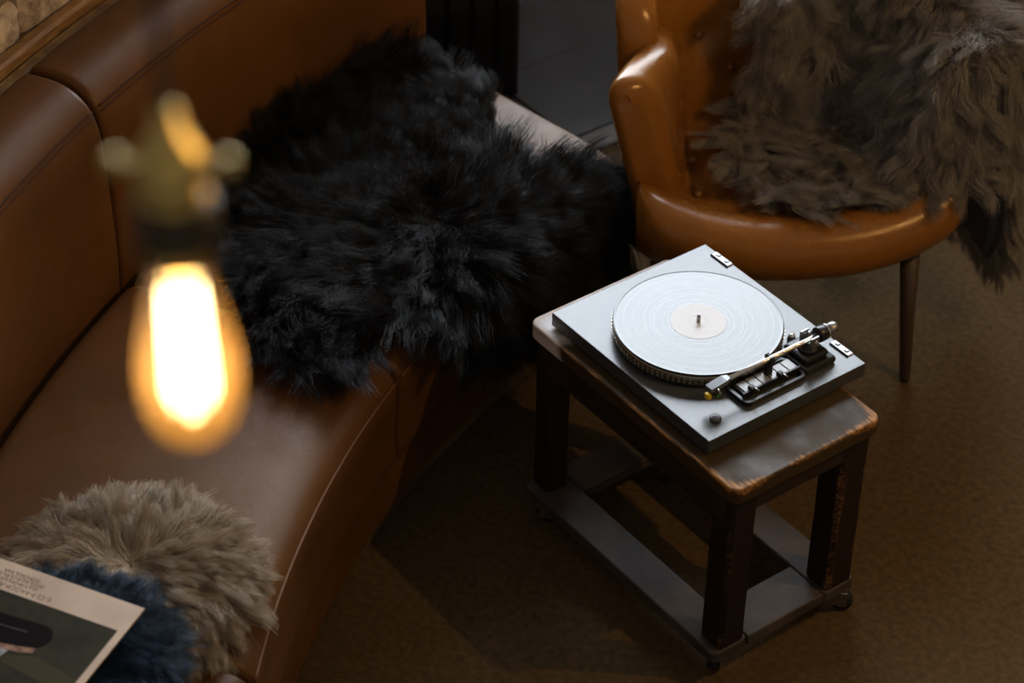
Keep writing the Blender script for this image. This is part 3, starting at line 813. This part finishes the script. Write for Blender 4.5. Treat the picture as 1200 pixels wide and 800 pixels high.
# arms: rounded slabs flaring outwards, curving in towards the back
for sx in (-1, 1):
    ctl = np.array([(.132, .270, .338, .672), (.138, .268, .343, .678), (.17, .262, .335, .682), (.22, .252, .305, .682), (.27, .243, .275, .676), (.33, .232, .262, .665), (.40, .215, .25, .65)])
    cs = catmull(ctl, 30, closed=False)
    G = []
    for i, (e2, eb, et, zt) in enumerate(cs):
        th = .052
        k_ = i / 29
        ins = 0.0
        s0 = e2 - cs[0][0]
        if s0 < .03: ins = .03 * (1 - math.sqrt(max(0, 1 - ((.03 - s0) / .03) ** 2)))
        zb = .36
        lp = [(-th, 0), (-th, .2), (-th * .98, .5), (-th * .95, .8), (-th * .8, .93), (-th * .4, 1), (th * .4, 1.0), (th * .85, .93), (th, .82), (th * 1.02, .5), (th, .2), (th, 0)]
        lp = catmull(lp, 44)
        rows = []
        for a, b in lp:
            aa = np.sign(a) * max(abs(a) - ins, .002); hh = zb + (zt - ins * .9 - zb) * b
            ec = eb + (et - eb) * max(0, b) ** 1.2
            rows.append((sx * (ec + aa), e2, hh))
        rows = np.array(rows); G.append(CH(rows[:, 0], rows[:, 1], rows[:, 2]))
    mesh_obj('arm', *g_grid(np.array(G), cv=True, capu=True), 'chair_leather', chair, True)
# back with wings
path = catmull(np.array([(-.285, .235), (-.278, .30), (-.255, .37), (-.20, .43), (-.11, .462), (0, .472), (.11, .462), (.20, .43), (.255, .37), (.278, .30), (.285, .235)]), 64, closed=False)
BB = [(-.14, .58), (.14, .58), (0, .65), (-.07, .50), (.07, .50)]
tang = norm(np.gradient(path, axis=0)); outw = np.stack([-tang[:, 1], tang[:, 0]], 1)
G = []
for i in range(64):
    e = min(i, 63 - i) / 31.5
    htop = .70 + (.795 - .70) * min(1, (e / .30)) ** .7
    th = .040; ins = 0
    if e < .09: ins = .034 * (1 - math.sqrt(max(0, 1 - ((.09 - e) / .09) ** 2)))
    lp = catmull([(-1, 0), (-1, .15), (-1, .4), (-1, .65), (-1, .86), (-.82, .955), (-.3, 1), (.3, 1), (.85, .955), (1, .86), (1, .5), (1, .15), (1, 0)], 56)
    rows = []
    for a, b in lp:
        hh = .38 + (htop - ins - .38) * b
        rec_ = (hh - .40) * .20; fl = 1 + .18 * (hh - .4)
        off = a * (th - ins)
        p_ = path[i] * np.array([fl, 1]) + outw[i] * off + np.array([0, rec_])
        if a < -.6:
            dd = 0
            for bx, bz in BB: dd += .022 * math.exp(-((p_[0] - bx) ** 2 + (hh - bz) ** 2) / (2 * .026 ** 2))
            p_ = p_ + outw[i] * dd
        rows.append((p_[0], p_[1], hh))
    rows = np.array(rows); G.append(CH(rows[:, 0], rows[:, 1], rows[:, 2]))
mesh_obj('backrest', *g_grid(np.array(G), cv=True, capu=True), 'chair_leather', chair, True)
for bx, bz in BB:
    j = int(np.argmin(abs(path[:, 0] * (1 + .18 * (bz - .4)) - bx)))
    ey = path[j, 1] + (bz - .4) * .2 - .040 + .016
    v, f = g_lathe([(.002, -.004), (.009, -.003), (.0105, .001), (.008, .0055), (.003, .008), (.0005, .0085)], (0, 0, 0), 16)
    v = v @ np.stack([E1, np.array([0, 0, 1.]), -E2], 0)
    mesh_obj('button', *xf((v, f), None, CH(bx, ey, bz)), 'chair_button', chair, True)
for (ex, ey, fx, fy) in ((-.225, .05, -.243, .022), (.225, .05, .243, .022), (-.19, .40, -.205, .45), (.19, .40, .205, .45)):
    mesh_obj('leg', *g_tube(CH(np.array([fx, fx, (ex + fx) / 2, ex]), np.array([fy, fy, (ey + fy) / 2, ey]), np.array([.001, .006, .15, .31])), [.010, .0115, .015, .020], 14), 'leg_wood', chair, True)

# ------------------------------------------------------------------ black sheepskin on the sofa
prof = np.array([(2.238, .06), (2.238, .36), (2.246, .40), (2.28, .432), (2.36, .446), (2.74, .446), (2.79, .475), (2.815, .54), (2.82, .80)])
sk = np.r_[0, np.cumsum(np.hypot(*np.diff(prof, axis=0).T))]
KP = catmull(prof, 200, closed=False); KS = np.r_[0, np.cumsum(np.hypot(*np.diff(KP, axis=0).T))]
S0 = -.04        # s=0 at z=.10 in the layout below
def sofa_sheet(th, s):
    ss = s - S0
    R = np.interp(ss, KS, KP[:, 0]); Z = np.interp(ss, KS, KP[:, 1])
    fold = .006 * np.sin(th * 55 + s * 9) * np.sin(s * 21) + .004 * np.sin(th * 120 - s * 14)
    Z = Z + np.where((s > .36) & (s < .85), np.abs(fold), 0); R = R - np.where(s < .36, np.abs(fold), 0)
    return np.stack([CX + R * np.cos(th), CY + R * np.sin(th), Z], -1)
def P_(l): return [(a * D2R * 2.5, s) for a, s in l]      # metres along the arc, metres along the profile
black_poly = P_([(202.6, .83), (199.6, .91), (195.3, .93), (191.8, .90), (190.2, .80), (190.7, .66), (193.3, .54), (194.2, .44), (192.0, .39), (190.6, .345), (190.4, .30), (190.5, .20), (192.2, .135), (195.5, .125), (198.2, .135), (201.2, .20), (204.6, .275), (206.9, .35), (208.0, .405), (209.4, .375), (211.4, .42), (211.6, .50), (210.2, .60), (206.4, .72)])
throw = empty('sheepskin', tuple(pol(np.array(2.45), np.array(200 * D2R), .44)))
tag(throw, 'large shaggy black sheepskin draped over the seat of the sofa', 'sheepskin')
sf = lambda a, s: sofa_sheet(a / 2.5, s)
mk = lambda a, s: in_poly(a, s, black_poly)
ur, vr = (188.5 * D2R * 2.5, 213 * D2R * 2.5), (.10, .95)
sheet_mesh('pelt', sf, mk, ur, vr, 110, 90, 'pelt', throw)
R, N, uu, vv, Tu, Tv = sample_sheet(sf, mk, ur, vr, 120000, 11)
if (N @ np.array([0, 0, 1.])).mean() < 0: N = -N
c0 = np.array([199.8 * D2R * 2.5, .50])
ang = np.stack([uu - c0[0], vv - c0[1]], 1); rr = np.linalg.norm(ang, axis=1, keepdims=True); ang = ang / (rr + .05)
sw = .8 * np.sin(uu * 9 + vv * 7)[:, None] * np.stack([-ang[:, 1], ang[:, 0]], 1)
F = norm((ang + sw)[:, :1] * Tu + (ang + sw)[:, 1:] * Tv + rng.normal(size=(len(R), 3)) * .12)
fleece('fleece', R, N, F, .088, 'fur_black', throw, 3, lift=.40, grav=.35, clump=.52, per=44, curl=.009, rad=.00065, jit=.15, cvar=.26)

# ------------------------------------------------------------------ grey throw on the armchair
lat = catmull(np.array([(-.20, .438), (-.08, .432), (.06, .432), (.17, .440), (.225, .50), (.262, .62), (.295, .715), (.345, .742), (.402, .718), (.425, .60), (.432, .40), (.436, .17)]), 240, closed=False)
LS = np.r_[0, np.cumsum(np.hypot(*np.diff(lat, axis=0).T))]; LMAX = LS[-1]
def sst(x): x = np.clip(x, 0, 1); return x * x * (3 - 2 * x)
def chair_sheet(a, b):
    e1 = np.interp(a, LS, lat[:, 0]); z = np.interp(a, LS, lat[:, 1])
    # over the arm the sheet rises behind the arm front; before it, it sinks to the seat rim
    front = sst((b - .055) / .07)
    armed = (z > .45) & (a < LMAX * .66)
    z = np.where(armed, .445 + (z - .445) * (.15 + .85 * front), z)
    e1 = e1 - .06 * sst((b - .16) / .22) * sst((e1 - .15) / .15)
    climb = np.maximum(0, b - .405); bb = np.minimum(b, .405)
    lowz = np.clip((.70 - z) / .25, 0, 1)
    z = z + climb * .97 * sst(1.2 * (climb > 0)) 
    e2 = bb + .23 * climb + .018 * np.sin(a * 17 + b * 11) * (b > .2) - .03 * (climb > 0) * np.clip(climb / .05, 0, 1)
    z = z + .010 * np.abs(np.sin(a * 22 + 1.2) * np.sin(b * 16 + a * 5))
    return CH(e1, e2, z)
aof = lambda e1: float(np.interp(e1, lat[:160, 0], LS[:160]))
gp = [(aof(-.105), .20), (aof(-.085), .135), (aof(-.02), .045), (aof(.08), .05), (aof(.17), .065), (aof(.26), .055), (aof(.345), .05), (LMAX * .655, .06), (LMAX * .665, .115), (LMAX * .93, .112), (LMAX * .99, .16), (LMAX * .97, .40), (LMAX * .80, .50), (LMAX * .62, .66), (aof(.05), .74), (aof(-.04), .72), (aof(-.025), .56), (aof(-.03), .43), (aof(-.10), .33)]
cthrow = empty('fur_throw', tuple(CH(.12, .25, .45)))
tag(cthrow, 'long-haired grey brown sheepskin throw draped over the leather armchair', 'fur throw')
mk2 = lambda a, b: in_poly(a, b, gp)
sheet_mesh('pelt', chair_sheet, mk2, (0.0, LMAX), (.0, .9), 120, 90, 'pelt_grey', cthrow)
R, N, uu, vv, Tu, Tv = sample_sheet(chair_sheet, mk2, (0.0, LMAX), (.0, .9), 110000, 12)
N = np.where(((N * np.array([0, 0, 1.])).sum(1, keepdims=True) * 1.0 + (N * (-E2)).sum(1, keepdims=True) * .6 + (N * E1).sum(1, keepdims=True) * np.where(uu > LMAX * .72, 1.5, 0)[:, None]) < 0, -N, N)
down = np.array([0, 0, -1.]); dn = norm(down - N * (N @ down)[:, None] + 1e-6 - .25 * E2 + .0)
ctr = np.stack([uu - aof(.12), vv - .30], 1); ctr /= np.linalg.norm(ctr, axis=1, keepdims=True) + .08
F = norm(dn * .7 + .6 * (ctr[:, :1] * Tu + ctr[:, 1:] * Tv) + rng.normal(size=R.shape) * .12)
fleece('fleece', R, N, F, .080, 'fur_grey', cthrow, 4, lift=.36, grav=.4, clump=.62, per=55, curl=.013, rad=.00065, jit=.14, cvar=.30)

# ------------------------------------------------------------------ round sheepskin pads and record sleeve on the sofa seat
def round_pad(name, label, c, prad, zb, h, peltm, furm, n, length, seed, lift, **kw):
    o = empty(name, (c[0], c[1], zb)); tag(o, label, 'cushion')
    def fn(u, v):   # u radius 0..prad, v angle
        q = u / prad
        z = zb + .012 + (h - .012) * np.sqrt(np.clip(1 - q ** 2.6, 0, 1))
        return np.stack([c[0] + u * np.cos(v), c[1] + u * np.sin(v), z], -1)
    pr = [(.01, zb + .0005), (prad * .93, zb + .0005), (prad, zb + .012)] + [(prad * q, zb + .012 + (h - .012) * math.sqrt(max(0, 1 - q ** 2.6))) for q in (.99, .97, .93, .86, .75, .6, .4, .2, .03)]
    mesh_obj('pad', *g_lathe(pr, (c[0], c[1], 0), 40), peltm, o, True)
    R, N, uu, vv, Tu, Tv = sample_sheet(fn, lambda u, v: u < prad * .998, (.001, prad), (0, 2 * np.pi), n, seed)
    N = np.where(N[:, 2:] < 0, -N, N)
    fl = norm(Tu + Tv * (.45 * np.sin(vv * 3 + uu * 20))[:, None])
    fleece('fleece', R, N, fl, length, furm, o, seed, lift=lift, **kw)
    return o
ZS = .4345
beige = round_pad('sheepskin_cushion', 'round shaggy beige sheepskin cushion on the sofa seat', (.118, -.925), .158, ZS, .05, 'pelt_beige', 'fur_beige', 70000, .070, 21, .30, grav=.3, clump=.6, per=60, curl=.008, rad=.0006, jit=.10, cvar=.17)
navy = round_pad('sheepskin_cushion', 'dark navy blue shaggy cushion between beige cushion and record sleeve', (.250, -1.120), .150, ZS + .052, .034, 'pelt_navy', 'fur_navy', 56000, .052, 22, .36, grav=.3, clump=.5, per=44, curl=.006, rad=.0006, jit=.15, cvar=.18)

SC = np.array([.305, -.996, .583]); SA = np.array([-.873, -.489, 0.]); SB = np.array([.5043, -.8635, 0.]); SB = norm(np.array([.489, -.873, 0.]))
Rs = np.stack([SA, SB, [0, 0, 1]], 1)
sl = empty('record_sleeve', tuple(SC + SA * .157 + SB * .157)); tag(sl, 'cream bordered record sleeve with dark picture lying on the navy cushion', 'record sleeve')
def sv(g, dz=0): return xf(g, Rs, SC + np.array([0, 0, dz]))
mesh_obj('card', *sv(g_box(0, .315, 0, .315, -.003, 0, .0006)), 'sleeve_card', sl)
def flat(pts, z): return sv(([(x, y, z) for x, y in pts] + [(x, y, z - .0002) for x, y in pts], [tuple(range(len(pts)))[::-1], tuple(range(len(pts), 2 * len(pts)))] + [(i, (i + 1) % len(pts), len(pts) + (i + 1) % len(pts), len(pts) + i) for i in range(len(pts))]))
pic = mesh_obj('picture', *flat([(.012, .057), (.303, .057), (.303, .303), (.012, .303)], .0004), 'sleeve_print', sl)
blob = catmull(np.array([(.094, .103), (.110, .094), (.16, .096), (.21, .098), (.26, .099), (.302, .101), (.302, .16), (.25, .165), (.19, .160), (.13, .148), (.100, .138), (.090, .120)]), 48)
mesh_obj('dark_shape', *flat([tuple(p) for p in blob], .0007), 'print_black', pic)
mesh_obj('print_patch', *flat([(.100, .139), (.128, .146), (.160, .152), (.155, .160), (.120, .156), (.100, .149)], .0009), 'print_red', pic)
mesh_obj('print_patch', *flat([(.135, .158), (.20, .163), (.302, .166), (.302, .21), (.18, .205), (.140, .180)], .0009), 'print_grey', pic)
mesh_obj('print_patch', *flat([(.012, .168), (.09, .152), (.132, .166), (.138, .182), (.012, .200)], .0007), 'print_olive', pic)
mesh_obj('print_patch', *flat([(.130, .115), (.302, .128), (.302, .1295), (.130, .1165)], .0010), 'print_line', pic)
# four lines of brown handwriting along the border, too fine to read, upside down to the camera
ink = MB(); g = np.random.default_rng(5)
def scribble(x0, x1, y, hgt, lw):
    x = x0
    while x < x1:
        kind = g.integers(0, 5); ww = hgt * g.uniform(.65, .95)
        if kind == 0: st = [[(ww / 2 * (1 + math.cos(a)), hgt / 2 * (1 + math.sin(a))) for a in np.linspace(0, 6.28, 9)]]
        elif kind == 1: st = [[(0, 0), (0, hgt)], [(0, hgt), (ww * .8, hgt * .5), (0, hgt * .3)]]
        elif kind == 2: st = [[(0, 0), (ww / 2, hgt), (ww, 0)], [(ww * .25, hgt * .45), (ww * .75, hgt * .45)]]
        elif kind == 3: st = [[(0, hgt), (0, 0), (ww * .8, 0)], [(0, hgt * .5), (ww * .6, hgt * .5)]]
        else: st = [[(ww, hgt * .85), (ww * .4, hgt), (0, hgt * .6), (ww * .3, 0), (ww, hgt * .15)]]
        for s_ in st:
            for (ax, ay), (bx, by) in zip(s_[:-1], s_[1:]):
                d = np.array([bx - ax, by - ay]); L = np.linalg.norm(d) + 1e-9; nn_ = np.array([-d[1], d[0]]) / L * lw / 2
                q = [(x + ax + nn_[0], y + ay + nn_[1]), (x + bx + nn_[0], y + by + nn_[1]), (x + bx - nn_[0], y + by - nn_[1]), (x + ax - nn_[0], y + ay - nn_[1])]
                ink.add(*sv(([(p[0], p[1], .0003) for p in q], [(0, 1, 2, 3)])))
        x += ww + hgt * .28
scribble(.136, .302, .0425, .0085, .0012)
scribble(.166, .245, .0330, .0058, .0011)
scribble(.160, .275, .0240, .0062, .0011)
scribble(.172, .232, .0155, .0058, .0011)
ink.build('lettering', 'ink', sl)

# ------------------------------------------------------------------ pendant lamp in front
def pendant(bx, by, zc, watt, label):
    """zc: height of the widest part of the bulb"""
    o = empty('pendant_lamp', (bx, by, zc - .06)); tag(o, label, 'pendant lamp', 'bare bulb pendant lamps')
    prof_ = [(.0125, .078), (.0145, .070), (.0185, .052), (.0235, .030), (.0265, .010), (.0272, -.006), (.0255, -.022), (.0205, -.034), (.0120, -.0415), (.0030, -.0440)]
    pr_ = catmull(np.array(prof_), 34, closed=False)
    mesh_obj('bulb', *g_lathe([(r, zc + z) for r, z in pr_], (bx, by, 0), 40), 'bulb_glass', o, True)
    fl = MB()
    for i in range(8):
        a = 2 * math.pi * i / 8; a2 = a + .35
        fl.add(*g_tube([(bx + 0.0095 * math.cos(a), by + .0095 * math.sin(a), zc + .056), (bx + .0125 * math.cos(a2), by + .0125 * math.sin(a2), zc - .028)], .0012, 6))
    fl.build('filament', 'filament', o, True)
    mesh_obj('stem', *g_lathe([(.006, zc + .078), (.005, zc + .06), (.0025, zc + .045), (.002, zc - .01)][::-1], (bx, by, 0), 12), 'pane', o, True)
    mesh_obj('screw_cap', *g_lathe([(.0133, zc + .074), (.0136, zc + .080), (.0128, zc + .083), (.0136, zc + .086), (.0128, zc + .089), (.0134, zc + .096)], (bx, by, 0), 24), 'brass', o, True)
    so = mesh_obj('socket', *g_lathe([(.0160, zc + .079), (.0175, zc + .080), (.0178, zc + .086), (.0168, zc + .089), (.0168, zc + .116), (.0178, zc + .118), (.0178, zc + .123), (.0150, zc + .126)], (bx, by, 0), 32), 'brass', o, True)
    mesh_obj('socket_cap', *g_lathe([(.0175, zc + .1262), (.0180, zc + .132), (.0165, zc + .142), (.0120, zc + .152), (.0070, zc + .157), (.0065, zc + .170), (.0040, zc + .172)], (bx, by, 0), 32), 'brass', o, True)
    mesh_obj('insulator', *g_lathe([(.0205, zc + .0895), (.0215, zc + .092), (.0215, zc + .112), (.0205, zc + .1145)], (bx, by, 0), 32), 'dark_brass', o, True)
    for sgn in (-1, 1):
        d = np.array([.5955, .8032, 0]) * sgn
        MB().add(*g_tube([np.array([bx, by, zc + .138]) + d * .015, np.array([bx, by, zc + .138]) + d * .026], .0022, 8)).add(*g_tube([np.array([bx, by, zc + .138]) + d * .026, np.array([bx, by, zc + .138]) + d * .033], .0055, 12)).build('switch_key', 'brass', so, True)
    MB().add(*g_tube([(bx, by, zc + .168), (bx, by, zc + .6), (bx, by, HC - .02)], .0032, 8)).build('cord', 'cord', o, True)
    mesh_obj('ceiling_rose', *g_lathe([(.01, HC - .035), (.04, HC - .03), (.05, HC - .01), (.05, HC - .001)], (bx, by, 0), 28), 'brass', o, True)
    ld = bpy.data.lights.new('bulb_light', 'POINT'); ld.energy = watt; ld.color = (1, .66, .32); ld.shadow_soft_size = .025
    lo = bpy.data.objects.new('bulb_light', ld); COL.objects.link(lo); lo.location = (bx, by, zc + .012); adopt(lo, o)
    return o
pv = Vector(CAM) + (FW + RT * ((222 - 600) / 2779.35) + UP * ((400 - 437) / 2779.35)) * 1.30
pendant(pv.x, pv.y, pv.z, BULB_POWER, 'glowing bare filament bulb pendant lamp hanging in front of the sofa')
pendant(1.50, 1.10, 2.25, FILL_BULB_POWER, 'added fill bulb pendant lamp, unseen, lighting the carpet on the right')  # added lamp out of view, there to light the right-hand carpet
